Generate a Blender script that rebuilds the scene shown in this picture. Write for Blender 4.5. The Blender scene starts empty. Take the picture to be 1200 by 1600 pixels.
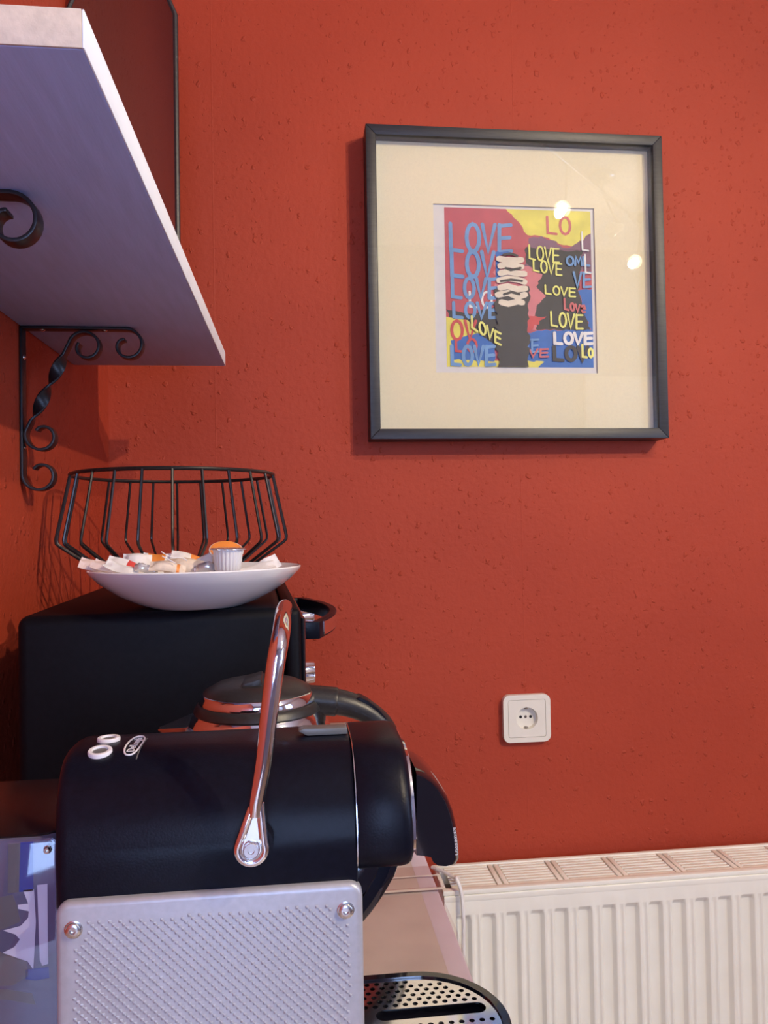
import bpy, bmesh, math, random
from mathutils import Vector, Matrix
PI = math.pi
random.seed(7)
C = bpy.context.scene.collection
H = 1.25                       # camera height above the floor

# ------------------------------------------------------------------ camera
sc = bpy.context.scene
FOC = 1200.0                   # focal length for the 1200x1600 frame
YAW, PITCH, ROLL = math.radians(6.4), math.radians(1.2), -0.017
FW = Vector((math.sin(YAW)*math.cos(PITCH), math.cos(YAW)*math.cos(PITCH), math.sin(PITCH)))
_r0 = Vector((math.cos(YAW), -math.sin(YAW), 0)); _u0 = _r0.cross(FW)
RT = _r0*math.cos(ROLL) + _u0*math.sin(ROLL)
UP = -_r0*math.sin(ROLL) + _u0*math.cos(ROLL)
cam = bpy.data.cameras.new('camera'); cam_o = bpy.data.objects.new('camera', cam); C.objects.link(cam_o)
cam.sensor_fit = 'HORIZONTAL'; cam.sensor_width = 36; cam.lens = 36*FOC/1200
cam.clip_start = 0.02; cam.clip_end = 50
m4 = Matrix((RT, UP, -FW)).transposed().to_4x4(); m4.translation = Vector((0, 0, H))
cam_o.matrix_world = m4
sc.camera = cam_o

# ------------------------------------------------------------------ world, light, exposure
sc.view_settings.view_transform = 'Standard'
sc.view_settings.look = 'None'
sc.view_settings.exposure = 0.40
sc.view_settings.gamma = 1.0
sc.view_settings.use_curve_mapping = False
sc.cycles.use_denoising = True
sc.cycles.max_bounces = 8
sc.cycles.transparent_max_bounces = 12
sc.cycles.sample_clamp_indirect = 8
SPOT = (26.0, 90.0)            # watts of the near and the far spot
SKY = 10.0                      # daylight outside the window
LAMP = 450.0 
w = bpy.data.worlds.new('world'); sc.world = w; w.use_nodes = True
bg = w.node_tree.nodes['Background']
bg.inputs[0].default_value = (0.42, 0.58, 1.0, 1); bg.inputs[1].default_value = SKY

# room limits
XL, XR, YB, YF, ZC = -0.33, 2.35, 1.40, -1.30, 2.75
WIN = (-1.00, -0.20, 0.95, 2.25)    # window in wall_right: y0, y1, z0, z1
WIN2 = (-0.28, 0.32, 0.85, 2.15)    # window in wall_front: x0, x1, z0, z1
for wloc, wrot, wa, wb in (((XR+.19, (WIN[0]+WIN[1])/2, (WIN[2]+WIN[3])/2), (0, PI/2, 0), WIN[3]-WIN[2], WIN[1]-WIN[0]),
                           (((WIN2[0]+WIN2[1])/2, YF-.19, (WIN2[2]+WIN2[3])/2), (PI/2, 0, 0), WIN2[1]-WIN2[0], WIN2[3]-WIN2[2])):
    pl = bpy.data.lights.new('window_portal', 'AREA'); pl.shape = 'RECTANGLE'
    pl.size = wa; pl.size_y = wb; pl.cycles.is_portal = True
    plo = bpy.data.objects.new('window_portal', pl); C.objects.link(plo)
    plo.location = wloc; plo.rotation_euler = wrot

# ------------------------------------------------------------------ helpers
def P(x, y, v):
    """point of the plane Y = v seen at image position x, y"""
    d = FW + RT*((x-600)/FOC) + UP*((800-y)/FOC)
    d = d*(v/d.y)
    return Vector((d.x, v, d.z+H))

def nodes(name):
    m = bpy.data.materials.new(name); m.use_nodes = True
    return m, m.node_tree.nodes, m.node_tree.links, m.node_tree.nodes['Principled BSDF']

def mat(name, col, rough=0.5, metal=0.0, spec=0.5, nscale=40, nvar=0.06, bump=0.0, bscale=200, coat=0.0, stretch=None, trans=0.0, sub=0.0):
    m, n, l, b = nodes(name)
    g = n.new('ShaderNodeNewGeometry')
    src = g.outputs['Position']
    if stretch:
        mp = n.new('ShaderNodeMapping'); mp.inputs['Scale'].default_value = stretch
        l.new(src, mp.inputs['Vector']); src = mp.outputs['Vector']
    t = n.new('ShaderNodeTexNoise'); t.inputs['Scale'].default_value = nscale; t.inputs['Detail'].default_value = 4
    l.new(src, t.inputs['Vector'])
    r = n.new('ShaderNodeValToRGB')
    a = [max(0, c*(1-nvar)) for c in col]; z = [min(1, c*(1+nvar)) for c in col]
    r.color_ramp.elements[0].color = (*a, 1); r.color_ramp.elements[1].color = (*z, 1)
    r.color_ramp.elements[0].position = .3; r.color_ramp.elements[1].position = .7
    l.new(t.outputs['Fac'], r.inputs['Fac']); l.new(r.outputs['Color'], b.inputs['Base Color'])
    b.inputs['Roughness'].default_value = rough; b.inputs['Metallic'].default_value = metal
    b.inputs['Specular IOR Level'].default_value = spec
    b.inputs['Coat Weight'].default_value = coat
    b.inputs['Transmission Weight'].default_value = trans
    if bump:
        t2 = n.new('ShaderNodeTexNoise'); t2.inputs['Scale'].default_value = bscale; t2.inputs['Detail'].default_value = 3
        l.new(src, t2.inputs['Vector'])
        bp = n.new('ShaderNodeBump'); bp.inputs['Strength'].default_value = 1; bp.inputs['Distance'].default_value = bump
        l.new(t2.outputs['Fac'], bp.inputs['Height']); l.new(bp.outputs['Normal'], b.inputs['Normal'])
    return m

def glass(name, tint=(1, 1, 1), rough=0.0, gloss=1.0, ior=1.5, base=0.0):
    """thin clear sheet: see-through with a Fresnel reflection"""
    m = bpy.data.materials.new(name); m.use_nodes = True
    n, l = m.node_tree.nodes, m.node_tree.links; n.clear()
    o = n.new('ShaderNodeOutputMaterial'); mx = n.new('ShaderNodeMixShader')
    tr = n.new('ShaderNodeBsdfTransparent'); tr.inputs[0].default_value = (*tint, 1)
    gl = n.new('ShaderNodeBsdfGlossy'); gl.inputs['Roughness'].default_value = rough
    gl.inputs['Color'].default_value = (gloss, gloss, gloss, 1)
    fr = n.new('ShaderNodeFresnel'); fr.inputs['IOR'].default_value = ior
    ma = n.new('ShaderNodeMath'); ma.operation = 'ADD'; ma.inputs[1].default_value = base; ma.use_clamp = True
    ge = n.new('ShaderNodeNewGeometry'); mr_ = n.new('ShaderNodeMapRange')
    mr_.inputs['To Min'].default_value = ior; mr_.inputs['To Max'].default_value = 1/ior
    l.new(ge.outputs['Backfacing'], mr_.inputs['Value']); l.new(mr_.outputs[0], fr.inputs['IOR'])
    l.new(fr.outputs[0], ma.inputs[0]); l.new(ma.outputs[0], mx.inputs[0])
    l.new(tr.outputs[0], mx.inputs[1]); l.new(gl.outputs[0], mx.inputs[2]); l.new(mx.outputs[0], o.inputs[0])
    return m

def emit(name, col, s):
    m = bpy.data.materials.new(name); m.use_nodes = True
    n, l = m.node_tree.nodes, m.node_tree.links; n.clear()
    o = n.new('ShaderNodeOutputMaterial'); e = n.new('ShaderNodeEmission')
    e.inputs[0].default_value = (*col, 1); e.inputs[1].default_value = s
    l.new(e.outputs[0], o.inputs[0])
    return m

class MB:
    def __init__(s): s.v = []; s.f = []; s.m = []
    def add(s, vs, fs, mi=0):
        o = len(s.v); s.v += [Vector(p) for p in vs]
        for f in fs: s.f.append([i+o for i in f]); s.m.append(mi)
        return s
    def box(s, x0, x1, y0, y1, z0, z1, mi=0):
        vs = [(x, y, z) for x in (x0, x1) for y in (y0, y1) for z in (z0, z1)]
        return s.add(vs, [(0, 1, 3, 2), (4, 6, 7, 5), (0, 4, 5, 1), (2, 3, 7, 6), (0, 2, 6, 4), (1, 5, 7, 3)], mi)
    def prism(s, pts, lo, hi, axis='y', mi=0):
        mk = {'y': lambda a, b, c: (a, c, b), 'z': lambda a, b, c: (a, b, c), 'x': lambda a, b, c: (c, a, b)}[axis]
        n = len(pts)
        vs = [mk(a, b, lo) for a, b in pts] + [mk(a, b, hi) for a, b in pts]
        fs = [list(range(n)), list(range(2*n-1, n-1, -1))] + [(i, (i+1) % n, n+(i+1) % n, n+i) for i in range(n)]
        return s.add(vs, fs, mi)
    def loft(s, rings, mi=0, caps=True, closed=False):
        n = len(rings[0]); vs = [p for r in rings for p in r]; fs = []
        k = len(rings)
        for j in range(k if closed else k-1):
            a, b = j*n, ((j+1) % k)*n
            for i in range(n): fs.append((a+i, a+(i+1) % n, b+(i+1) % n, b+i))
        if caps and not closed: fs += [list(range(n-1, -1, -1)), list(range((k-1)*n, k*n))]
        return s.add(vs, fs, mi)
    def tube(s, path, r, n=10, closed=False, mi=0, flat=1.0):
        path = [Vector(p) for p in path]; k = len(path)
        rs = r if isinstance(r, (list, tuple)) else [r]*k
        T = []
        for i in range(k):
            a = path[(i-1) % k] if (closed or i) else path[i]
            b = path[(i+1) % k] if (closed or i < k-1) else path[i]
            T.append((b-a).normalized())
        up = Vector((0, 1, 0)) if abs(T[0].y) < .9 else Vector((1, 0, 0))
        N = (up - T[0]*up.dot(T[0])).normalized(); rings = []
        for i in range(k):
            N = (N - T[i]*N.dot(T[i])).normalized(); B = T[i].cross(N)
            rings.append([path[i] + N*(math.cos(2*PI*j/n)*rs[i]*flat) + B*(math.sin(2*PI*j/n)*rs[i]) for j in range(n)])
        return s.loft(rings, mi, True, closed)
    def strap(s, path, wd, th, twist=None, mi=0):
        """flat bar along a path in an XZ plane, wide in Y"""
        path = [Vector(p) for p in path]; k = len(path); rings = []
        for i in range(k):
            t = (path[min(i+1, k-1)] - path[max(i-1, 0)]).normalized()
            B = Vector((0, 1, 0)); N = t.cross(B).normalized()
            a = twist[i] if twist else 0
            b2 = B*math.cos(a) + N*math.sin(a); n2 = N*math.cos(a) - B*math.sin(a)
            rings.append([path[i] + b2*(sx*wd/2) + n2*(sz*th/2) for sx, sz in ((1, 1), (-1, 1), (-1, -1), (1, -1))])
        return s.loft(rings, mi)
    def lathe(s, prof, c=(0, 0, 0), n=40, axis='z', mi=0, caps=True):
        c = Vector(c); rings = []
        for r, h in prof:
            ring = []
            for j in range(n):
                a = 2*PI*j/n; x, y = r*math.cos(a), r*math.sin(a)
                ring.append(c + {'z': Vector((x, y, h)), 'y': Vector((x, h, y)), 'x': Vector((h, x, y))}[axis])
            rings.append(ring)
        return s.loft(rings, mi, caps)
    def mesh(s, me, M=None, mi=0):
        M = M or Matrix()
        return s.add([M @ v.co for v in me.vertices], [list(p.vertices) for p in me.polygons], mi)
    def build(s, name, mats, parent=None, bevel=0, seg=2, ang=35, loc=None, smooth=True, fixn=True):
        if not isinstance(mats, (list, tuple)): mats = [mats]
        if loc is None:
            if parent is not None: loc = Vector(parent['_o'])
            else:
                xs = [p.x for p in s.v]; ys = [p.y for p in s.v]; zs = [p.z for p in s.v]
                loc = Vector(((min(xs)+max(xs))/2, (min(ys)+max(ys))/2, min(zs)))
        loc = Vector(loc)
        me = bpy.data.meshes.new(name)
        me.from_pydata([p-loc for p in s.v], [], s.f)
        for m in mats: me.materials.append(m)
        me.polygons.foreach_set('material_index', s.m)
        bm = bmesh.new(); bm.from_mesh(me)
        if fixn: bmesh.ops.recalc_face_normals(bm, faces=bm.faces)
        if bevel:
            es = [e for e in bm.edges if len(e.link_faces) == 2 and e.calc_face_angle(0) > math.radians(ang)]
            bmesh.ops.bevel(bm, geom=es, offset=bevel, segments=seg, profile=.5, affect='EDGES', clamp_overlap=True)
        bm.to_mesh(me); bm.free()
        if smooth:
            me.polygons.foreach_set('use_smooth', [True]*len(me.polygons))
            me.set_sharp_from_angle(angle=math.radians(40))
        o = bpy.data.objects.new(name, me); C.objects.link(o)
        if parent is not None:
            o.parent = parent; o.location = loc - Vector(parent['_o']); o['_o'] = list(loc)
        else:
            o.location = loc; o['_o'] = list(loc)
        return o

def thing(name, label, cat, loc, group=None, rotz=0.0):
    o = bpy.data.objects.new(name, None); C.objects.link(o)
    o.empty_display_size = .05
    o.location = loc; o.rotation_euler = (0, 0, rotz); o['_o'] = list(loc)
    return tag(o, label, cat, group)
def tag(o, label=None, cat=None, group=None, kind=None):
    if label: o['label'] = label
    if cat: o['category'] = cat
    if group: o['group'] = group
    if kind: o['kind'] = kind
    return o
def copy_part(src, parent, M=None):
    o = src.copy(); C.objects.link(o); o.parent = parent
    if M is not None: o.matrix_basis = M
    return o
def ev_mesh(curve):
    o = bpy.data.objects.new('tmp_curve', curve); C.objects.link(o)
    dg = bpy.context.evaluated_depsgraph_get(); dg.update()
    me = bpy.data.meshes.new_from_object(o.evaluated_get(dg))
    bpy.data.objects.remove(o); return me
def text_mesh(body, size, ext=0.0002):
    c = bpy.data.curves.new('txt', 'FONT'); c.body = body; c.size = size; c.extrude = ext
    c.align_x = 'CENTER'; c.align_y = 'CENTER'; c.resolution_u = 3
    return ev_mesh(c)
def holed(outer, holes, ext, bev=0):
    """flat plate with real holes, in local XY, thickness 2*ext"""
    c = bpy.data.curves.new('plate', 'CURVE'); c.dimensions = '2D'; c.fill_mode = 'BOTH'; c.extrude = ext
    c.bevel_depth = bev; c.bevel_resolution = 1
    for pts in [outer]+holes:
        s = c.splines.new('POLY'); s.points.add(len(pts)-1); s.use_cyclic_u = True
        for p, q in zip(s.points, pts): p.co = (q[0], q[1], 0, 1)
    return ev_mesh(c)
def circle(cx, cy, r, n=12): return [(cx+r*math.cos(2*PI*i/n), cy+r*math.sin(2*PI*i/n)) for i in range(n)]
def rrect(x0, x1, y0, y1, r, n=6):
    out = []
    for cx, cy, a0 in ((x1-r, y1-r, 0), (x0+r, y1-r, 90), (x0+r, y0+r, 180), (x1-r, y0+r, 270)):
        for i in range(n+1):
            a = math.radians(a0+90*i/n); out.append((cx+r*math.cos(a), cy+r*math.sin(a)))
    return out
def smooth_path(pts, k=6):
    pts = [Vector(p) for p in pts]; out = []
    for i in range(len(pts)-1):
        p0, p1, p2, p3 = pts[max(i-1, 0)], pts[i], pts[i+1], pts[min(i+2, len(pts)-1)]
        for j in range(k):
            t = j/k
            out.append(.5*((2*p1)+(p2-p0)*t+(2*p0-5*p1+4*p2-p3)*t*t+(3*p1-p0-3*p2+p3)*t**3))
    out.append(pts[-1]); return out
def lerp_list(vals, n):
    out = []
    for i in range(n):
        t = i/(n-1)*(len(vals)-1); k = min(int(t), len(vals)-2); out.append(vals[k]+(vals[k+1]-vals[k])*(t-k))
    return out

# ------------------------------------------------------------------ materials
def wall_material():
    m, n, l, b = nodes('red_woodchip_paint')
    g = n.new('ShaderNodeNewGeometry'); pos = g.outputs['Position']
    def math_(op, a, c=None, clamp=False):
        x = n.new('ShaderNodeMath'); x.operation = op; x.use_clamp = clamp
        for i, q in enumerate((a, c)):
            if q is None: continue
            if isinstance(q, (int, float)): x.inputs[i].default_value = q
            else: l.new(q, x.inputs[i])
        return x.outputs[0]
    wob = n.new('ShaderNodeTexNoise'); wob.inputs['Scale'].default_value = 160; wob.inputs['Detail'].default_value = 2
    l.new(pos, wob.inputs['Vector'])
    vm = n.new('ShaderNodeVectorMath'); vm.operation = 'MULTIPLY_ADD'
    vm.inputs[1].default_value = (.011, .011, .011); l.new(wob.outputs['Color'], vm.inputs[0]); l.new(pos, vm.inputs[2])
    hs = None
    for sc_, thr, amp, st in ((62, .30, 1.0, (1, 1, .75)), (120, .32, .55, (1.0, 1.0, .8))):
        mp = n.new('ShaderNodeMapping'); mp.inputs['Scale'].default_value = st; mp.inputs['Location'].default_value = (sc_*.013, .2, .37)
        l.new(vm.outputs[0], mp.inputs['Vector'])
        v = n.new('ShaderNodeTexVoronoi'); v.inputs['Scale'].default_value = sc_; l.new(mp.outputs[0], v.inputs['Vector'])
        sep = n.new('ShaderNodeSeparateColor'); l.new(v.outputs['Color'], sep.inputs[0])
        keep = math_('MULTIPLY', math_('SUBTRACT', sep.outputs[0], .35, True), thr/.65)
        h = math_('MULTIPLY', math_('SUBTRACT', keep, v.outputs['Distance'], True), amp/thr)
        h = math_('MULTIPLY', h, 2.0)
        h = math_('SUBTRACT', math_('MULTIPLY', h, 1.4), math_('MULTIPLY', math_('MULTIPLY', h, h), .49))
        h = math_('MINIMUM', h, amp)
        hs = h if hs is None else math_('ADD', hs, h)
    fine = n.new('ShaderNodeTexNoise'); fine.inputs['Scale'].default_value = 95; fine.inputs['Detail'].default_value = 5; fine.inputs['Roughness'].default_value = .6
    l.new(pos, fine.inputs['Vector'])
    hs = math_('ADD', hs, math_('MULTIPLY', fine.outputs['Fac'], .9))
    # wallpaper seams every 0.56 m
    sx = n.new('ShaderNodeSeparateXYZ'); l.new(pos, sx.inputs[0])
    fr = math_('FRACT', math_('DIVIDE', math_('ADD', sx.outputs[0], 0.424), 0.56))
    seam = math_('SUBTRACT', 1, math_('MULTIPLY', math_('ABSOLUTE', math_('SUBTRACT', fr, .5)), 420), True)
    hs = math_('ADD', hs, math_('MULTIPLY', seam, .18))
    bp = n.new('ShaderNodeBump'); bp.inputs['Strength'].default_value = .8; bp.inputs['Distance'].default_value = .0018
    l.new(hs, bp.inputs['Height']); l.new(bp.outputs['Normal'], b.inputs['Normal'])
    big = n.new('ShaderNodeTexNoise'); big.inputs['Scale'].default_value = 3.5; big.inputs['Detail'].default_value = 6
    l.new(pos, big.inputs['Vector'])
    r = n.new('ShaderNodeValToRGB'); r.color_ramp.elements[0].position = .3; r.color_ramp.elements[1].position = .7
    r.color_ramp.elements[0].color = (.375, .046, .019, 1); r.color_ramp.elements[1].color = (.425, .055, .022, 1)
    l.new(big.outputs['Fac'], r.inputs['Fac']); l.new(r.outputs['Color'], b.inputs['Base Color'])
    b.inputs['Roughness'].default_value = .62; b.inputs['Specular IOR Level'].default_value = .3
    return m
M = {}
M['red'] = wall_material()
M['front_wall'] = mat('dusk_blue_paint', (.30, .32, .42), .8, nscale=6, nvar=.04)
M['white_wall'] = mat('white_plaster', (.80, .78, .74), .8, nscale=6, nvar=.03, bump=.0004, bscale=300)
M['ceiling'] = mat('ceiling_paint', (.85, .83, .79), .8, nscale=5, nvar=.02)
M['floor'] = mat('oak_floor', (.42, .27, .15), .45, nscale=6, nvar=.25, stretch=(1, 8, 1))
M['shelf'] = mat('shelf_wood_cool_shade', (.38, .45, .74), .6, spec=.3, nscale=14, nvar=.05, bump=.00015, bscale=60, stretch=(9, 1, 9))  # white shelf paint, the cool shade below it put into this lavender
M['shelf_edge'] = mat('white_edge_paint', (.86, .92, .98), .5, nscale=30, nvar=.03)  # white paint with the cool window light tinted in
M['endgrain'] = mat('raw_end_grain', (.62, .52, .43), .7, nscale=120, nvar=.10, bump=.0003, bscale=250)
M['iron'] = mat('black_iron', (.012, .011, .012), .38, 0, .5, nscale=90, nvar=.25, bump=.0002, bscale=250)
M['wire'] = mat('black_wire_paint', (.014, .012, .012), .32, 0, .5, nscale=200, nvar=.2)
M['screw'] = mat('steel_screw', (.70, .70, .70), .25, 1, nscale=200, nvar=.1)
M['mirror'] = mat('mirror_silver', (.30, .23, .23), .02, 1, nscale=5, nvar=.01)
M['frame'] = mat('black_frame_wood', (.020, .020, .023), .42, 0, .5, nscale=12, nvar=.3, bump=.0002, bscale=40, stretch=(3, 3, 30))
M['mat_board'] = mat('cream_mat_board', (.88, .78, .55), .85, nscale=400, nvar=.03)
M['paper'] = mat('print_paper', (.74, .71, .70), .6, nscale=60, nvar=.03)
M['glass'] = glass('picture_glass', (.98, .99, .98), 0.0, 1.0, 1.52)
M['window_glass'] = glass('window_glass', (.97, .98, .98))
M['cream_plastic'] = mat('cream_socket_plastic', (.82, .78, .66), .28, nscale=30, nvar=.02)
M['dark_hole'] = mat('dark_pin_hole', (.01, .01, .01), .6)
M['brass'] = mat('dull_contact_metal', (.35, .30, .24), .35, 1)
M['radiator'] = mat('radiator_enamel', (.92, .90, .77), .30, nscale=20, nvar=.02)
M['radiator_dark'] = mat('radiator_inside', (.20, .16, .14), .6, nscale=30, nvar=.1)
M['cable'] = mat('white_cable', (.85, .82, .76), .4)
M['oven'] = mat('black_oven_enamel', (.004, .004, .006), .5, 0, .12, nscale=200, nvar=.2, bump=.00005, bscale=400)
M['black_plastic'] = mat('black_matte_plastic', (.004, .0045, .010), .36, 0, .16, nscale=300, nvar=.2, bump=.00008, bscale=900)
M['black_gloss'] = mat('black_glossy_plastic', (.006, .006, .010), .07, 0, .6, nscale=50, nvar=.1, coat=.5)
M['kettle_black'] = mat('kettle_black_plastic', (.022, .021, .021), .38, 0, .5, nscale=300, nvar=.2, bump=.0001, bscale=700)
M['lid_black'] = mat('black_satin_plastic', (.008, .006, .007), .26, 0, .6)
M['chrome'] = mat('polished_chrome', (.86, .86, .88), .07, 1, nscale=15, nvar=.02)
M['steel'] = mat('brushed_steel', (.68, .67, .66), .20, 1, nscale=40, nvar=.06, stretch=(1, 1, 30))
M['alu'] = mat('satin_silver_paint', (.43, .43, .46), .42, .35, nscale=300, nvar=.05)
M['grey'] = mat('grey_plastic', (.13, .13, .125), .4)
M['white_print'] = mat('white_print', (.75, .73, .74), .5)
M['porcelain'] = mat('white_porcelain', (.86, .84, .81), .12, 0, .5, nscale=15, nvar=.015, coat=.4)
M['worktop'] = mat('taupe_worktop', (.50, .435, .39), .42, nscale=22, nvar=.10, bump=.00005, bscale=500)
M['edge_sheen'] = mat('lilac_grey_edge_sheen', (.58, .52, .58), .3, nscale=30, nvar=.06)  # window light reflected on the rounded edge is put into this lilac
M['film'] = glass('clear_plastic_film', (.995, .99, .99), .16, .9, 1.35, .02)
M['film_edge'] = mat('film_edge_white', (.62, .54, .47), .3)
M['tank'] = glass('clear_tank_plastic', (.92, .92, .97), .03, 1.0, 1.5, .02)
M['tank_blue'] = mat('blue_grey_tank_plastic', (.10, .10, .16), .12, nscale=20, nvar=.25)
M['deep_blue'] = mat('deep_blue_reflection', (.01, .05, .32), .25)  # blue of the reflections painted behind the tank front
M['cabinet'] = mat('white_cabinet', (.75, .73, .70), .5)
M['paper_white'] = mat('white_sachet_paper', (.82, .77, .72), .6, nscale=120, nvar=.06, bump=.0005, bscale=160)
M['paper_pink'] = mat('pinkish_sachet_paper', (.80, .62, .55), .6, nscale=120, nvar=.06, bump=.0005, bscale=160)
M['paper_cream'] = mat('cream_teabag_paper', (.80, .66, .52), .7, nscale=200, nvar=.08, bump=.0004, bscale=260)
M['foil'] = mat('clear_silver_wrap', (.72, .72, .72), .22, .6, nscale=60, nvar=.1, bump=.0012, bscale=120)
M['orange'] = mat('orange_print', (.85, .28, .05), .45, nscale=60, nvar=.08)
M['red_print'] = mat('red_print', (.65, .06, .05), .45)
M['green_print'] = mat('green_print', (.10, .25, .08), .5)
M['creamer'] = mat('white_creamer_plastic', (.84, .82, .78), .35)
M['lamp_metal'] = mat('lamp_brushed_nickel', (.62, .60, .56), .3, 1)
M['bulb'] = emit('warm_bulb_glow', (1.0, .82, .58), LAMP)
M['bulb_far'] = emit('warm_bulb_glow_far', (1.0, .82, .58), LAMP)
M['frost'] = mat('frosted_lamp_glass', (.85, .82, .74), .4)

# ------------------------------------------------------------------ the room
def slab(name, x0, x1, y0, y1, z0, z1, m):
    return tag(MB().box(x0, x1, y0, y1, z0, z1).build(name, m, smooth=False), kind='structure')
slab('floor', XL-.1, XR+.3, YF-.2, YB+.1, -.08, 0, M['floor'])
slab('ceiling', XL-.1, XR+.3, YF-.2, YB+.1, ZC, ZC+.08, M['ceiling'])
slab('wall_back', XL, XR, YB, YB+.1, 0, ZC, M['red'])
slab('wall_left', XL-.1, XL, YF-.2, YB+.1, 0, ZC, M['red'])
b = MB()
b.box(XL, WIN2[0], YF-.2, YF, 0, ZC); b.box(WIN2[1], XR, YF-.2, YF, 0, ZC)
b.box(WIN2[0], WIN2[1], YF-.2, YF, 0, WIN2[2]); b.box(WIN2[0], WIN2[1], YF-.2, YF, WIN2[3], ZC)
tag(b.build('wall_front', M['front_wall'], smooth=False), kind='structure')
b = MB()
b.box(XR, XR+.2, YF-.1, WIN[0], 0, ZC); b.box(XR, XR+.2, WIN[1], YB+.1, 0, ZC)
b.box(XR, XR+.2, WIN[0], WIN[1], 0, WIN[2]); b.box(XR, XR+.2, WIN[0], WIN[1], WIN[3], ZC)
tag(b.build('wall_right', M['white_wall'], smooth=False), kind='structure')
b = MB(); y0, y1, z0, z1 = WIN; t = .06
for a in ((y0, y1, z0, z0+t), (y0, y1, z1-t, z1), (y0, y0+t, z0+t, z1-t), (y1-t, y1, z0+t, z1-t), ((y0+y1)/2-.04, (y0+y1)/2+.04, z0+t, z1-t)):
    b.box(XR+.06, XR+.13, *a)
win = tag(b.build('window_1', M['shelf_edge'], bevel=.006), kind='structure')
MB().box(XR+.09, XR+.096, y0+.05, y1-.05, z0+.05, z1-.05).build('pane', M['window_glass'], win)
b = MB(); x0, x1, z0, z1 = WIN2
for a in ((x0, x1, z0, z0+t), (x0, x1, z1-t, z1), (x0, x0+t, z0+t, z1-t), (x1-t, x1, z0+t, z1-t)):
    b.box(a[0], a[1], YF-.13, YF-.06, a[2], a[3])
win = tag(b.build('window_2', M['shelf_edge'], bevel=.006), kind='structure')
MB().box(x0+.05, x1-.05, YF-.096, YF-.09, z0+.05, z1-.05).build('pane', M['window_glass'], win)
# door in the front wall, seen only in reflections
b = MB().box(1.55, 2.2, YF+.001, YF+.04, 0, 2.05)
dr = tag(b.build('door_1', M['cabinet'], bevel=.004), kind='structure')
for zz in (.25, 1.15):
    MB().box(1.65, 2.1, YF+.04, YF+.048, zz, zz+.75).build('door_panel', M['cabinet'], dr, bevel=.004)

# ------------------------------------------------------------------ worktop, its film and the cabinet below
ZT = H-.35                      # top of the worktop
UC = .1305                      # its room-side edge
wt = thing('kitchen_worktop', 'taupe brown kitchen worktop along the left wall under the coffee machine', 'worktop', (-.1, .6, ZT-.038))
MB().box(XL+.001, UC-.018, -.25, YB-.002, ZT-.038, ZT).build('slab', M['worktop'], wt, bevel=.0005)
prof = [(UC-.0182, ZT-.038), (UC-.0182, ZT), (UC-.004, ZT-.0006), (UC-.001, ZT-.002), (UC, ZT-.005), (UC, ZT-.038)]
tag(MB().prism(prof, -.25, YB-.002, 'y').build('edge_strip', M['edge_sheen'], wt), 'rounded front edge strip with window sheen painted in lilac grey')
fm = thing('plastic_film', 'clear protective plastic film taped over the worktop beside the coffee machine', 'plastic film', (.0, .5, ZT))
def film_strip(name, x0, x1, ya, yb, z, m, h=.0005):
    # sheet with a very slightly wavy outline
    b = MB(); n = 14; ring = []
    for i in range(n+1):
        t = i/n; ring.append((x1+.0012*math.sin(9*t)+.001*math.sin(23*t), ya+(yb-ya)*t))
    ring += [(x0, yb), (x0, ya)]
    return b.prism(ring, z, z+h, 'z').build(name, m, fm)
film_strip('sheet', -.30, UC-.001, .15, .745, ZT+.0002, M['film'])
film_strip('sheet', -.30, UC+.003, .735, .79, ZT+.0009, M['film'])
film_strip('tape', -.05, UC+.002, .7365, .7405, ZT+.0016, M['film_edge'], .0002)
film_strip('tape', -.05, UC+.003, .766, .768, ZT+.0016, M['film_edge'], .0002)
cb = thing('base_cabinet', 'white base cabinet carrying the taupe worktop', 'cabinet', (-.1, .6, 0))
MB().box(XL+.002, .09, -.24, 1.2, .1, ZT-.038).build('carcass', M['cabinet'], cb, bevel=.002)
MB().box(XL+.03, .05, -.22, 1.18, 0, .1).build('plinth', M['cabinet'], cb)
for i in range(3):
    d = MB().box(.09, .108, -.238+i*.48, -.238+i*.48+.474, .11, ZT-.045).build('door', M['cabinet'], cb, bevel=.002)
    MB().tube([(.108, -.18+i*.48, .78), (.13, -.18+i*.48, .78), (.13, -.06+i*.48, .78), (.108, -.06+i*.48, .78)], .004, 8).build('handle', M['steel'], d)

# ------------------------------------------------------------------ shelf and brackets
ZS = H+.251; SX = -.1065
sh = thing('wall_shelf', 'white painted wooden wall shelf board on two black scroll brackets', 'shelf', (-.22, .8, ZS))
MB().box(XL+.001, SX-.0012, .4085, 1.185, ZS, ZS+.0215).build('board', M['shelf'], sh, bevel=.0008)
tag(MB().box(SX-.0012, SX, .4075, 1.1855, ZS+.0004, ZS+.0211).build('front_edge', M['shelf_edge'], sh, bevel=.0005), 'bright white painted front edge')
tag(MB().box(XL+.001, SX-.0013, .4072, .4085, ZS+.0004, ZS+.0211).build('end_grain', M['endgrain'], sh, bevel=.0004), 'beige sawn end grain')
# faint knot swirls on the underside
for kx, ky, s in ((-.225, .745, 1.0), (-.20, .80, .6)):
    pass

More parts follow.
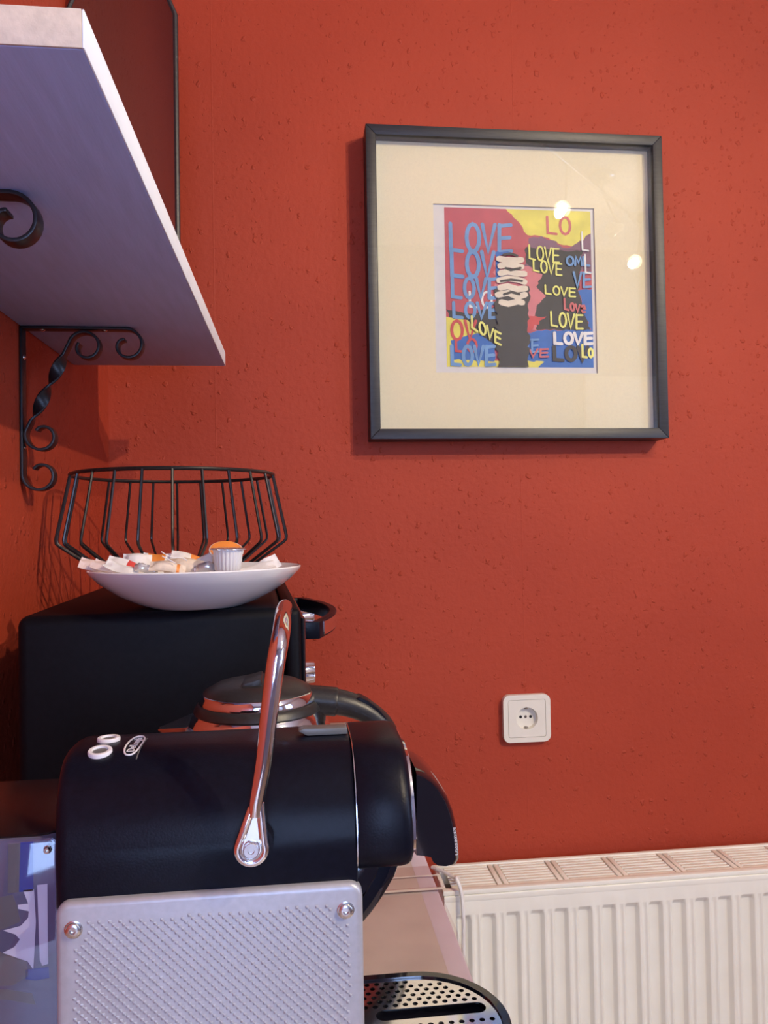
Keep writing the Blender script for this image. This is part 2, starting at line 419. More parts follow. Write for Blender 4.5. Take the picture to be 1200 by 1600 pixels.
def spiral(c, r0, r1, a0, a1, n=26):
    out = []
    for i in range(n+1):
        t = i/n; a = math.radians(a0+(a1-a0)*t); r = r0+(r1-r0)*t**1.25
        out.append((c[0]+r*math.cos(a), c[1]+r*math.sin(a)))
    return out
def bracket(yv, label):
    base = (XL, yv, ZS-.20)
    t = thing('shelf_bracket', label, 'shelf bracket', base, 'black scroll brackets under the shelf')
    to3 = lambda pts: [(x, yv, z+H) for x, z in pts]
    W, TH = .0150, .0032
    xl = XL+TH/2+.0006; zt = .251-TH/2-.0004
    # wall plate with bottom curl
    pts = [(xl, zt+.0016), (xl, .16), (xl, .10)] + spiral((xl+.0205, .0715), .0205, .0095, 180, 500)
    MB().strap(to3(pts), W, TH).build('wall_plate', M['iron'], t, bevel=.0006)
    # arm with end curl
    pts = [(xl-.0014, zt), (-.28, zt), (-.225, zt)] + spiral((-.2050, zt-.0205), .0205, .0075, 90, -255)
    MB().strap(to3(pts), W, TH).build('arm', M['iron'], t, bevel=.0006)
    # twisted diagonal brace ending in two scrolls
    low = spiral((xl+.0035+.0195, .1185), .0195, .0085, 165, 500, 26)[::-1]
    top = spiral((-.2535, zt-.0035-.0195), .0195, .0085, 150, -215, 26)
    a, bq = low[-1], top[0]
    n = 40
    mid = [(a[0]+(bq[0]-a[0])*i/n, a[1]+(bq[1]-a[1])*i/n) for i in range(1, n)]
    pts = low+mid+top; tw = [0]*len(low)
    for i in range(1, n):
        s = min(max((i/n-.12)/.70, 0), 1); tw.append(2*PI*s)
    tw += [2*PI]*len(top)
    MB().strap(to3(pts), W, TH, tw).build('twisted_brace', M['iron'], t, bevel=.0005)
    for x, z, ax in ((xl+.0016, .214, 'x'), (xl+.0016, .105, 'x')):
        MB().lathe([(.0035, 0), (.0030, .0008), (.0015, .0016), (.0002, .0018)], (x, yv+.0, z+H), 10, 'x').build('screw', M['screw'], t)
    for x in (-.305, -.232):
        MB().lathe([(.0035, 0), (.0030, -.0008), (.0015, -.0016), (.0002, -.0018)], (x, yv, zt-.0016+H), 10, 'z').build('screw', M['screw'], t)
bracket(.967, 'black wrought iron scroll bracket under the far end of the white shelf')
bracket(.586, 'black scroll bracket under the nearer part of the shelf, cut off by the picture edge')

# ------------------------------------------------------------------ mirror above the shelf
MV = 1.150
mr = thing('shelf_mirror', 'mirror with thin black metal rim and cut corner on the far end of the shelf', 'mirror', (-.25, MV, ZS+.0215))
x1m, z1m = P(280, 200, MV).x-.004, P(277, 24, MV).z
x0m, z0m = XL+.008, ZS+.0215+.0046
out = [(x0m, z0m), (x1m, z0m), (x1m, z1m), (x1m-.040, z1m+.095), (x0m+.040, z1m+.095), (x0m, z1m)]
MB().prism(out, MV+.001, MV+.005, 'y').build('backing', M['frame'], mr)
MB().prism(out, MV-.002, MV+.0009, 'y').build('mirror_glass', M['mirror'], mr)
MB().tube([(a, MV, c) for a, c in out], .0042, 8, True).build('rim', M['frame'], mr)

# ------------------------------------------------------------------ framed picture
fx0, fx1, fz0, fz1 = .130, .686, H+.158, H+.724
pc = thing('framed_picture', 'square black box frame with cream mat and colourful graffiti print on the red wall', 'picture', ((fx0+fx1)/2, YB, fz0))
FB, FF, FWD = YB-.001, YB-.048, .0185
def rail(pts): return MB().prism(pts, FF, FB, 'y').build('frame_rail', M['frame'], pc, bevel=.0012)
i0, i1, k0, k1 = fx0+FWD, fx1-FWD, fz0+FWD, fz1-FWD
rail([(fx0, fz1), (fx1, fz1), (i1, k1), (i0, k1)]); rail([(fx0, fz0), (fx1, fz0), (i1, k0), (i0, k0)])
rail([(fx0, fz0), (fx0, fz1), (i0, k1), (i0, k0)]); rail([(fx1, fz0), (fx1, fz1), (i1, k1), (i1, k0)])
MB().box(i0, i1, YB-.012, YB-.002, k0, k1).build('backing', M['cabinet'], pc)
ym = YB-.023                    # mat face
qx0, qx1, qz0, qz1 = .2545, .5610, H+.2822, H+.5935
mt = holed([(i0, k0), (i1, k0), (i1, k1), (i0, k1)], [[(qx0, qz0), (qx1, qz0), (qx1, qz1), (qx0, qz1)]], .0009)
MB().mesh(mt, Matrix.Translation((0, ym, 0)) @ Matrix.Rotation(PI/2, 4, 'X')).build('mat_board', M['mat_board'], pc, smooth=False)
MB().box(i0, i1, FF+.004, FF+.006, k0, k1).build('glass', M['glass'], pc, smooth=False)
# print: paper sheet with flat layers of colour
yp = ym+.0030
art_cols = dict(rose=(.52, .085, .11), yellow=(.78, .70, .12), black=(.045, .040, .038), blue=(.035, .15, .50),
                sky=(.16, .33, .62), pink=(.66, .20, .22), lemon=(.85, .83, .22), red=(.60, .07, .07), coral=(.62, .14, .14),
                white=(.82, .80, .78), cream=(.82, .72, .58), ink=(.05, .045, .042), violet=(.22, .10, .16))
am = {k: mat('print_ink_'+k, v, .55, nscale=35, nvar=.12) for k, v in art_cols.items()}
names = list(am); art = MB(); layer = [0]
def A(x, y): return (.2755+(x-140)/910*.2790, H+.5885-(y-88)/1007*.2950)
def poly(col, pts):
    layer[0] += 1
    art.add([(*A(x, y)[:1], yp-.0007-.00004*layer[0], A(x, y)[1]) for x, y in pts], [list(range(len(pts)))], names.index(col))
def rag(pts, amp=9, step=22):
    out = []
    for i in range(len(pts)):
        a, b_ = Vector(pts[i]), Vector(pts[(i+1) % len(pts)]); n = max(1, int((b_-a).length/step))
        edge = (abs(a.x-b_.x) < 1 and (a.x <= 141 or a.x >= 1049)) or (abs(a.y-b_.y) < 1 and (a.y <= 89 or a.y >= 1094))
        for j in range(n):
            q = a+(b_-a)*(j/n)
            if not edge and j: q = q+Vector((random.uniform(-amp, amp), random.uniform(-amp, amp)*.6))
            out.append((min(max(q.x, 140), 1050), min(max(q.y, 88), 1095)))
    return out
def stroke(col, pts, wd):
    """one brush stroke: a mitred strip with slightly rounded ends, on its own thin layer"""
    layer[0] += .35; yy = yp-.0007-.00004*layer[0]
    p = [Vector(q) for q in pts]; p = [q for i_, q in enumerate(p) if i_ == 0 or (q-p[i_-1]).length > .01]
    if len(p) < 2: return
    closed = (p[0]-p[-1]).length < .5 and len(p) > 3
    a, z = (p[1]-p[0]).normalized(), (p[-1]-p[-2]).normalized()
    wds = [wd]*len(p)
    if not closed:
        p = [p[0]-a*wd*.42]+p+[p[-1]+z*wd*.42]; wds = [wd*.55]+wds+[wd*.55]
    L_, n_ = [], len(p)
    for i_ in range(n_):
        if closed:
            d0 = p[i_]-p[i_-1] if i_ else p[-1]-p[-2]
            d1 = p[i_+1]-p[i_] if i_ < n_-1 else p[1]-p[0]
        else:
            d0 = p[i_]-p[i_-1] if i_ else p[1]-p[0]
            d1 = p[i_+1]-p[i_] if i_ < n_-1 else p[-1]-p[-2]
        d0 = d0.normalized(); d1 = d1.normalized(); t_ = d0+d1
        t_ = t_.normalized() if t_.length > .2 else d1
        nn = Vector((-t_.y, t_.x)); k_ = wds[i_]/2/max(.55, nn.dot(Vector((-d1.y, d1.x))))
        L_.append((p[i_]+nn*k_, p[i_]-nn*k_))
    vs = []
    for q0, q1 in L_:
        for q in (q0, q1):
            c = A(min(max(q.x, 140), 1050), min(max(q.y, 88), 1095)); vs.append((c[0], yy, c[1]))
    art.add(vs, [[2*i_, 2*i_+2, 2*i_+3, 2*i_+1] for i_ in range(n_-1)], names.index(col))
GL = {'L': [[(0, 0), (.02, .95), (.9, 1.0)]], 'V': [[(0, .0), (.42, 1), (1, 0)]],
      'E': [[(.1, .0), (.05, 1)], [(.05, .05), (1, 0)], [(.05, .5), (.9, .46)], [(.05, 1), (1, .95)]],
      'O': [[(.5+.5*math.cos(a*PI/6-1.6), .5+.5*math.sin(a*PI/6-1.6)) for a in range(13)]],
      'r': [[(.1, .35), (.15, 1)], [(.12, .6), (.5, .35), (.9, .4)]],
      'e': [[(.1, .65), (.9, .6), (.7, .35), (.25, .4), (.1, .75), (.4, 1), (.9, .9)]],
      'o': [[(.5+.42*math.cos(a*PI/6-1.6), .65+.34*math.sin(a*PI/6-1.6)) for a in range(13)]],
      'v': [[(0, .35), (.42, 1), (.95, .35)]],
      'M': [[(0, 1), (.15, 0), (.5, .7), (.85, 0), (1, 1)]]}
def word(col, txt, x0, y0, x1, y1, wd, slope=0, clip=True):
    layer[0] += 1; n = len(txt); cw = (x1-x0)/n
    for i, ch in enumerate(txt):
        for ln in GL[ch]:
            pts = []
            for px, py in ln:
                x = x0+cw*(i+.08+px*.80); y = y0+(y1-y0)*py+slope*(x-x0)
                if clip: x = min(max(x, 140+wd/2), 1050-wd/2); y = min(max(y, 88+wd/2), 1095-wd/2)
                pts.append((x, y))
            stroke(col, pts, wd)
art.box(qx0-.012, qx1+.012, yp-.0006, yp, qz0-.012, qz1+.012, len(names))
poly('rose', [(140, 88), (1050, 88), (1050, 1095), (140, 1095)])
poly('yellow', rag([(520, 88), (1050, 88), (1050, 330), (880, 310), (730, 255), (650, 250), (590, 160)]))
poly('violet', rag([(660, 270), (740, 255), (900, 330), (1050, 230), (1050, 470), (640, 470)], 14))
poly('pink', rag([(440, 420), (745, 470), (750, 660), (700, 860), (560, 860), (440, 700)], 12))
poly('black', rag([(640, 330), (1000, 350), (960, 600), (1050, 870), (690, 850), (700, 700), (760, 640), (700, 580), (740, 500), (640, 430)], 12))
poly('blue', rag([(1050, 590), (1050, 1095), (520, 1095), (520, 900), (700, 860), (1040, 850), (960, 600)], 12))
poly('black', rag([(140, 730), (300, 760), (470, 700), (560, 960), (400, 1000), (300, 860), (160, 790)], 10))
poly('yellow', rag([(140, 780), (270, 800), (360, 900), (420, 1050), (740, 1060), (700, 1095), (140, 1095)], 10))
poly('blue', rag([(165, 930), (330, 880), (440, 960), (430, 1060), (160, 1050)], 10))
poly('red', rag([(560, 760), (760, 770), (640, 880), (560, 860)], 14))
word('coral', 'LO', 770, 130, 930, 240, 16)
word('sky', 'LOVE', 168, 190, 560, 365, 24)
word('blue', 'LOVE', 172, 370, 540, 530, 22); word('sky', 'LOV', 172, 365, 450, 525, 24)
word('white', 'LO', 280, 620, 430, 720, 14)
word('sky', 'LOVE', 175, 535, 470, 660, 22); word('sky', 'LOVE', 180, 690, 470, 785, 20)
word('red', 'OV', 165, 805, 330, 925, 18); word('red', 'LO', 190, 920, 330, 1000, 15)
word('sky', 'LOVE', 165, 965, 440, 1085, 22)
word('lemon', 'LOVE', 655, 315, 850, 405, 11, .12); word('lemon', 'LOVE', 680, 405, 865, 480, 11, .16)
word('lemon', 'LOVE', 750, 570, 948, 625, 11, .1); word('coral', 'Love', 870, 655, 1008, 725, 13, .15)
word('lemon', 'LOVE', 782, 740, 990, 830, 13, .1)
word('sky', 'OML', 888, 385, 1045, 440, 14); word('sky', 'VE', 930, 485, 1048, 580, 15)
word('white', 'L', 988, 225, 1040, 345, 11); word('white', 'L', 1005, 370, 1049, 490, 11)
word('white', 'LOVE', 800, 875, 1050, 945, 20); word('black', 'LOV', 795, 965, 1020, 1050, 24)
word('lemon', 'Lo', 975, 950, 1050, 1030, 15)
word('sky', 'VE', 600, 920, 710, 1000, 14); word('coral', 'VE', 640, 980, 770, 1030, 12)
# plain abstract stand-in for the centre of the sheet: an ink block with a pale patch
poly('ink', rag([(440, 600), (650, 580), (640, 1095), (450, 1095)], 12))
rs = random.Random(5)
for k in range(7):
    layer[0] += 1; yk = 410+k*46
    stroke('cream', [(452+rs.uniform(0, 25), yk), (520, yk+rs.uniform(-14, 14)), (580, yk+rs.uniform(-14, 14)), (632-rs.uniform(0, 25), yk+rs.uniform(-8, 8))], 38)
for k in range(4):
    layer[0] += 1; yk = 385+k*84
    stroke('ink', [(470+rs.uniform(0, 40), yk), (540, yk+rs.uniform(-16, 16)), (610-rs.uniform(0, 30), yk+rs.uniform(-10, 10))], 15)
word('lemon', 'LOVE', 290, 775, 475, 850, 13, .62)
art.build('print', [am[k] for k in names]+[M['paper']], pc, smooth=False, fixn=False)

# ------------------------------------------------------------------ wall socket
sx0, sx1, sz0, sz1 = .3705, .4598, H-.3995, H-.3125
cx, cz = (sx0+sx1)/2, (sz0+sz1)/2
so = thing('wall_socket', 'cream square wall socket with round recess on the red wall above the radiator', 'socket', (cx, YB, sz0))
RX = Matrix.Translation((cx, 0, cz)) @ Matrix.Rotation(PI/2, 4, 'X')
def plate_at(me, y): return Matrix.Translation((0, y, 0)) @ RX
hw, hh = (sx1-sx0)/2, (sz1-sz0)/2
ip = rrect(-hw+.009, hw-.009, -hh+.009, hh-.009, .004)
me = holed(rrect(-hw, hw, -hh, hh, .012), [ip], .0055, 0)
MB().mesh(me, plate_at(me, YB-.0065)).build('frame', M['cream_plastic'], so, bevel=.0035, seg=3, ang=60)
rr = .0205
me = holed(rrect(-hw+.0096, hw-.0096, -hh+.0096, hh-.0096, .0036), [circle(0, 0, rr, 40)], .0045)
MB().mesh(me, plate_at(me, YB-.0072)).build('cover_plate', M['cream_plastic'], so, bevel=.0006, ang=60)
MB().lathe([(rr+.0005, -.0116), (rr-.0002, -.0114), (rr-.0012, -.0018), (.0005, -.0016)], (cx, YB, cz), 40, 'y', caps=False).build('recess', M['cream_plastic'], so)
for dx in (-.0095, .0095):
    MB().lathe([(.0027, -.0022), (.0027, -.0015), (.0004, -.0015)], (cx+dx, YB, cz+.001), 14, 'y').build('pin_hole', M['dark_hole'], so)
MB().lathe([(.0026, -.0016), (.0024, -.0024), (.0004, -.0025)], (cx, YB, cz+.001), 14, 'y').build('screw', M['brass'], so)
for s in (-1, 1):
    MB().box(cx-.0028, cx+.0028, YB-.009, YB-.002, cz+s*(rr-.0032)-.001, cz+s*(rr-.0032)+.001).build('earth_clip', M['brass'], so, bevel=.0005)

# ------------------------------------------------------------------ radiator
RL, RRT, RTOP, RBOT = .232, 1.42, H-.606, .12
YRF, YRB = 1.270, 1.372
rd = thing('radiator', 'cream ribbed panel radiator with slatted top grille below the socket', 'radiator', ((RL+RRT)/2, 1.32, RBOT))
# stamped front sheet: ridges and recessed channels
b = MB(); pitch = .0418; zt, zb = RTOP-.0445, RBOT+.04; x = RL+.018
xs = []
cols = [(RL+.003, 0, 0)]
start = P(741, 1420, YRF).x-.031
prof_x = [(RL, 0)]
k = 0
while start+k*pitch+.030 < RRT-.01:
    a = start+k*pitch
    prof_x += [(a, 0), (a+.0045, 1), (a+.0215, 1), (a+.026, 0), (a+.0305, 0), (a+.0330, .28), (a+.0365, .28), (a+.039, 0)]
    k += 1
prof_x += [(RRT, 0)]
D = .0085
rows = [(RTOP-.018, 0), (zt+.004, 0), (zt-.005, 1), (zb+.005, 1), (zb-.004, 0), (RBOT, 0)]
vs = []; nx = len(prof_x)
for z, on in rows:
    for xx, d in prof_x: vs.append((xx, YRF+D*d*on, z))
fs = [(j*nx+i, j*nx+i+1, (j+1)*nx+i+1, (j+1)*nx+i) for j in range(len(rows)-1) for i in range(nx-1)]
b.add(vs, fs)
fpan = b.build('front_panel', M['radiator'], rd, bevel=.0016, seg=2, ang=12)
MB().prism([(YRF, RTOP-.0185), (YRF-.0005, RTOP-.0085), (YRF+.003, RTOP-.0075), (YRF+.003, RTOP-.020)], RL, RRT, 'x').build('top_lip', M['radiator'], rd, bevel=.001)
MB().box(RL, RRT, YRB-.008, YRB, RBOT, RTOP-.01).build('back_panel', M['radiator'], rd, bevel=.003)
MB().box(RL, RL+.003, YRF+.002, YRB, RBOT+.02, RTOP-.012).build('side_cover', M['radiator'], rd, bevel=.001)
MB().box(RRT-.003, RRT, YRF+.002, YRB, RBOT+.02, RTOP-.012).build('side_cover', M['radiator'], rd, bevel=.001)
MB().box(RL+.004, RRT-.004, YRF+.012, YRB-.01, RTOP-.06, RTOP-.03).build('fin_block', M['radiator_dark'], rd)
# grille frame
b = MB()
b.box(RL-.001, RRT+.001, YRF+.001, YRF+.0145, RTOP-.0075, RTOP); b.box(RL-.001, RRT+.001, YRB-.006, YRB+.003, RTOP-.0075, RTOP)
b.box(RL-.001, RL+.006, YRF+.0145, YRB-.006, RTOP-.0075, RTOP); b.box(RRT-.006, RRT+.001, YRF+.0145, YRB-.006, RTOP-.0075, RTOP)
b.build('grille_frame', M['radiator'], rd, bevel=.0012)
gx = .3378; gp = .1062; div = []
while gx-gp > RL: gx -= gp
while gx < RRT-.01: div.append(gx); gx += gp
first_div = first_slat = None
for g in div:
    for dx in (-.0095, .0015):
        if first_div is None:
            first_div = MB().box(g+dx, g+dx+.0085, YRF+.0145, YRB-.006, RTOP-.009, RTOP-.0015).build('grille_divider', M['radiator'], rd, bevel=.001)
            gx0 = g+dx
        else:
            copy_part(first_div, rd, Matrix.Translation(first_div.location+Vector((g+dx-gx0, 0, 0))))
edges_ = [RL+.006]+div+[RRT-.006]
n_sl = 8; slat_meshes = {}
for a, c in zip(edges_[:-1], edges_[1:]):
    L_ = round(c-a-.022, 4)
    if L_ < .01: continue
    for i in range(n_sl):
        yy = YRF+.0180+i*(YRB-.006-YRF-.0145)/n_sl
        if L_ not in slat_meshes:
            sb = MB().box(-L_/2, L_/2, 0, .0068, RTOP-.006, RTOP-.0020).build('grille_slat', M['radiator'], rd, bevel=.001, loc=(0, 0, 0))
            slat_meshes[L_] = sb
            sb.location = Vector(((a+c)/2, yy, 0))-Vector(rd['_o'])
        else:
            copy_part(slat_meshes[L_], rd, Matrix.Translation(Vector(((a+c)/2, yy, 0))-Vector(rd['_o'])))

# white cable over the radiator
pth = [P(694, 1353, 1.33)]
pts = [Vector((.226, 1.352, RTOP+.006)), Vector((.244, 1.33, RTOP+.006)), Vector((.262, 1.298, RTOP+.006)), P(713, 1372, 1.272), P(721, 1395, 1.262), P(724, 1435, 1.260), P(724, 1475, 1.262), P(722, 1560, 1.263), P(720, 1700, 1.263), Vector((.25, 1.262, .3)), Vector((.25, 1.262, .0035))]
tag(MB().tube(smooth_path(pts, 7), .0033, 9).build('power_cable', M['cable']), 'thin white cable hanging over the left end of the radiator', 'cable')

# ------------------------------------------------------------------ mini oven (turned a little on the worktop)
OT = H-.081; OW, OD = .1375, .220
ov = thing('mini_oven', 'black mini oven on the worktop carrying the white plate and wire basket', 'oven', (-.1465, 1.017, ZT), None, math.radians(3.0))
O = Vector((-.1465, 1.017, 0))
def ob(*a): return MB().box(O.x+a[0], O.x+a[1], O.y+a[2], O.y+a[3], a[4], a[5])
ob(-.142, .1195, -OD, OD, ZT+.012, OT).build('body', M['oven'], ov, bevel=.011, seg=4)
ob(.1198, .1370, -OD+.001, OD-.001, ZT+.014, OT-.0008).build('front_frame', M['oven'], ov, bevel=.0075, seg=3)
dr = ob(.1372, .1420, -OD+.012, .125, ZT+.03, OT-.012).build('door', M['black_gloss'], ov, bevel=.003)
# bow handle
def hx(t, base, bow): return base+bow*(1-abs(t)**2)
outer, inner = [], []
for i in range(25):
    t = -1+2*i/24
    outer.append((O.x+hx(t, .1610, .0335), O.y+.004+t*.160)); inner.append((O.x+hx(t, .1525, .0330), O.y+.004+t*.152))
zh0, zh1 = H-.1235, H-.1040
MB().prism([(O.x+.1415, O.y-.156)]+outer+[(O.x+.1415, O.y+.164), (O.x+.1415, O.y+.150)]+inner[::-1]+[(O.x+.1415, O.y-.142)], zh0, zh1, 'z').build('handle', M['black_plastic'], dr, bevel=.0012)
oo = [(x+.0012, y) for x, y in outer]
tag(MB().prism(outer[1:-1]+oo[1:-1][::-1], zh0+.003, zh1-.0015, 'z').build('handle_strip', M['chrome'], dr), 'polished metal strip on the handle')
for zc in (-.1395, -.2215):
    n = 28; rings = []
    for xx, rs in ((.1372, .0200), (.1420, .0200), (.1422, .0180), (.1765, .0170), (.1785, .0155)):
        rings.append([(O.x+xx, O.y+.178+math.cos(2*PI*j/n)*rs*(1 if j % 2 else .91), H+zc+math.sin(2*PI*j/n)*rs*(1 if j % 2 else .91)) for j in range(n)])
    MB().loft(rings).build('knob', M['chrome'], ov)
for a in (-1, 1):
    for c in (-1, 1):
        MB().lathe([(.012, 0), (.013, .008), (.013, .013)], (O.x+a*.10, O.y+c*.18, ZT+.0002), 16).build('foot', M['black_plastic'], ov)

# ------------------------------------------------------------------ wire basket
BX, BY, BZ = -.1665, 1.075, OT+.0006
wr = .0019
bk = thing('wire_basket', 'black wire fruit basket standing behind the plate on the oven', 'basket', (BX, BY, BZ))
def ring(r, z, rad, n=64): return MB().tube([(BX+r*math.cos(2*PI*i/n), BY+r*math.sin(2*PI*i/n), z) for i in range(n)], rad, 8, True)
rb, rm, rt = .060, .1525, .1335
zb_, zm_, zt_ = BZ+wr, H-.012, H+.0765
ring(rt, zt_, .0025).build('top_ring', M['wire'], bk)
ring(rb, zb_, .0020).build('base_ring', M['wire'], bk)
path = smooth_path([(BX+rt, BY, zt_+.0014), (BX+rt+(rm-rt)*.5, BY, (zt_+zm_)/2), (BX+rm-.0012, BY, zm_+.006)], 3)[:-1] + \
    [Vector((BX+rm-.0010, BY, zm_+.004)), Vector((BX+rm-.0016, BY, zm_-.001)), Vector((BX+rm-.005, BY, zm_-.0045))] + [Vector((BX+rb+.005, BY, zb_+.0035)), Vector((BX+rb, BY, zb_+.0005)), Vector((BX, BY, zb_+.0005))]
wire0 = MB().tube(path, wr, 7).build('wire', M['wire'], bk)
for i in range(24):
    a = 2*PI*(i+.5)/24
    if i == 0: wire0.matrix_basis = Matrix.Rotation(a, 4, 'Z')
    else: copy_part(wire0, bk, Matrix.Rotation(a, 4, 'Z'))

# ------------------------------------------------------------------ plate and what lies on it
PX, PY = -.1095, .850
zr = H-.0385
tag(MB().lathe([(.0006, OT+.0016), (.043, OT+.0016), (.0445, OT+.0004), (.0475, OT+.0004), (.050, OT+.0014), (.064, OT+.0062), (.083, OT+.0158), (.1005, OT+.0282), (.1105, zr-.0045), (.1122, zr-.0012), (.1112, zr), (.1085, zr-.0022), (.098, OT+.0312), (.080, OT+.0190), (.060, OT+.0094), (.046, OT+.0060), (.0006, OT+.0056)], (PX, PY, 0), 72).build('plate', M['porcelain'], loc=(PX, PY, OT)),
    'white shallow porcelain plate of sachets on the front edge of the black oven', 'plate')
zf = OT+.0066
def packet(name, label, cat, c, sx, sy, th, rot, mats, band=None, seedv=0, group=None, crimp=True, nx=12, ny=8):
    """pillow packet: two bulged sheets meeting in crimped seams; rot = (rx, ry, rz)"""
    rnd = random.Random(seedv); b = MB()
    R = Matrix.Translation(Vector(c)) @ Matrix.Rotation(rot[2], 4, 'Z') @ Matrix.Rotation(rot[1], 4, 'Y') @ Matrix.Rotation(rot[0], 4, 'X')
    ph = rnd.uniform(0, 6)
    for side in (1, -1):
        vs = []
        for j in range(ny+1):
            for i in range(nx+1):
                u, v = -1+2*i/nx, -1+2*j/ny
                e = max(0, 1-abs(u)**4)*max(0, 1-abs(v)**3)
                if crimp and abs(u) > .82: e *= .25
                z = side*(th/2*e+.0003) + .0014*math.sin(3*u+ph)+.0012*math.sin(4*v+2*ph)*(1-e)
                z += rnd.uniform(-1, 1)*.0006*e + (.0005*(-1)**j if crimp and abs(u) > .86 else 0)
                vs.append(R @ Vector((u*sx/2, v*sy/2, z)))
        fs, ms = [], []
        for j in range(ny):
            for i in range(nx):
                q = [j*(nx+1)+i, j*(nx+1)+i+1, (j+1)*(nx+1)+i+1, (j+1)*(nx+1)+i]
                b.add([], []); fs.append(q if side > 0 else q[::-1])
                uc = -1+2*(i+.5)/nx; ms.append(1 if band and band[0] < uc < band[1] else 0)
        o = len(b.v); b.v += vs
        for f, m_ in zip(fs, ms): b.f.append([k_+o for k_ in f]); b.m.append(m_)
    # side strip joining the sheets
    n1 = (nx+1)*(ny+1)
    rim = [i for i in range(nx+1)]+[j*(nx+1)+nx for j in range(1, ny+1)]+[ny*(nx+1)+i for i in range(nx-1, -1, -1)]+[j*(nx+1) for j in range(ny-1, 0, -1)]
    for a, c_ in zip(rim, rim[1:]+rim[:1]): b.f.append([a, c_, c_+n1, a+n1]); b.m.append(0)
    o = b.build(name, mats, loc=c)
    return tag(o, label, cat, group)
G = 'sachets and treats on the white plate'
rd_ = math.radians
pw, pk, pcm, fo, orr, rp = M['paper_white'], M['paper_pink'], M['paper_cream'], M['foil'], M['orange'], M['red_print']
def at(x, y, v, dz=0): q = P(x, y, v); return (q.x, q.y, q.z+dz)
# under layer lying in the plate
packet('sugar_sachet', 'white sachet lying lowest in the plate under the pile at left', 'sachet', (PX-.030, PY+.004, zf+.006), .065, .045, .009, (0, 0, .3), [pw], None, 11, G)
packet('sugar_sachet', 'white sachet lying lowest in the plate under the creamer cup', 'sachet', (PX+.032, PY-.006, zf+.006), .060, .045, .009, (0, 0, -.2), [pw], None, 12, G)
packet('tea_bag', 'cream tea bag half hidden at the back of the pile', 'tea bag', (PX+.0, PY+.042, zf+.013), .055, .045, .008, (rd_(12), 0, .1), [pcm], None, 13, G)
# visible pile
packet('sugar_sachet', 'pinkish paper sachet sticking out over the left rim of the plate', 'sachet', at(163, 886, .835), .050, .016, .004, (rd_(40), rd_(16), .15), [pk], None, 1, G)
packet('sugar_sachet', 'pinkish sachet overlapping the one that sticks out over the left rim', 'sachet', at(176, 888, .820), .044, .015, .004, (rd_(30), rd_(20), -.12), [pk], None, 21, G)
packet('sugar_sachet', 'pale sachet lying just right of the pinkish ones at the left rim', 'sachet', at(190, 889, .812), .036, .014, .004, (rd_(30), rd_(20), -.25), [pw], None, 2, G)
packet('sugar_sachet', 'white sachet with a red band near the left end of the pile', 'sachet', at(193, 884, .84), .036, .016, .004, (rd_(44), rd_(20), .05), [pw, rp], (.2, .7), 3, G)
packet('wrapped_sweet', 'crumpled clear white wrapper standing highest at the left of the pile', 'wrapped sweet', at(214, 877, .855), .030, .018, .012, (rd_(55), rd_(4), .1), [pw], None, 4, G)
packet('wrapped_sweet', 'small silver crumpled wrapper below the clear white one', 'wrapped sweet', at(229, 888, .81), .024, .010, .008, (rd_(40), rd_(6), 0), [fo], None, 5, G)
packet('biscuit_packet', 'orange and white biscuit packet left of the two cream tea bags', 'packet', at(244, 877, .870), .030, .018, .008, (rd_(55), rd_(3), -.1), [pw, orr], (-.7, .7), 6, G)
packet('tea_bag', 'cream tea bag in front with orange edge in the middle of the plate', 'tea bag', at(262, 887, .805), .036, .014, .009, (rd_(34), rd_(8), .1), [pcm, orr], (.45, .72), 7, G)
packet('tea_bag', 'rounded cream tea bag lying right of the front one', 'tea bag', at(288, 884, .822), .038, .020, .011, (rd_(38), rd_(5), -.1), [pcm], None, 8, G, False)
packet('biscuit_packet', 'orange and white biscuit packet behind the tea bags near the middle', 'packet', at(297, 875, .868), .042, .016, .007, (rd_(52), rd_(14), .2), [pw, orr], (.0, .8), 9, G)
packet('wrapped_sweet', 'white paper wrapper rising to a point left of the creamer cup', 'wrapped sweet', at(325, 875, .850), .030, .016, .006, (rd_(60), rd_(-32), .2), [pw, orr], (.65, .95), 10, G)
packet('wrapped_sweet', 'grey silver crumpled wrapper at the foot of the creamer cup', 'wrapped sweet', at(320, 887, .808), .022, .012, .009, (rd_(45), rd_(-5), 0), [fo], None, 14, G)
packet('sugar_sachet', 'flat white sachet lying right of the creamer cup', 'sachet', at(399, 889, .82), .042, .016, .003, (rd_(28), rd_(-9), .2), [pw], None, 15, G)
packet('sugar_sachet', 'folded white sachet tilted up at the right end of the pile', 'sachet', at(421, 882, .835), .022, .016, .003, (rd_(60), rd_(-28), .15), [pw], None, 16, G)
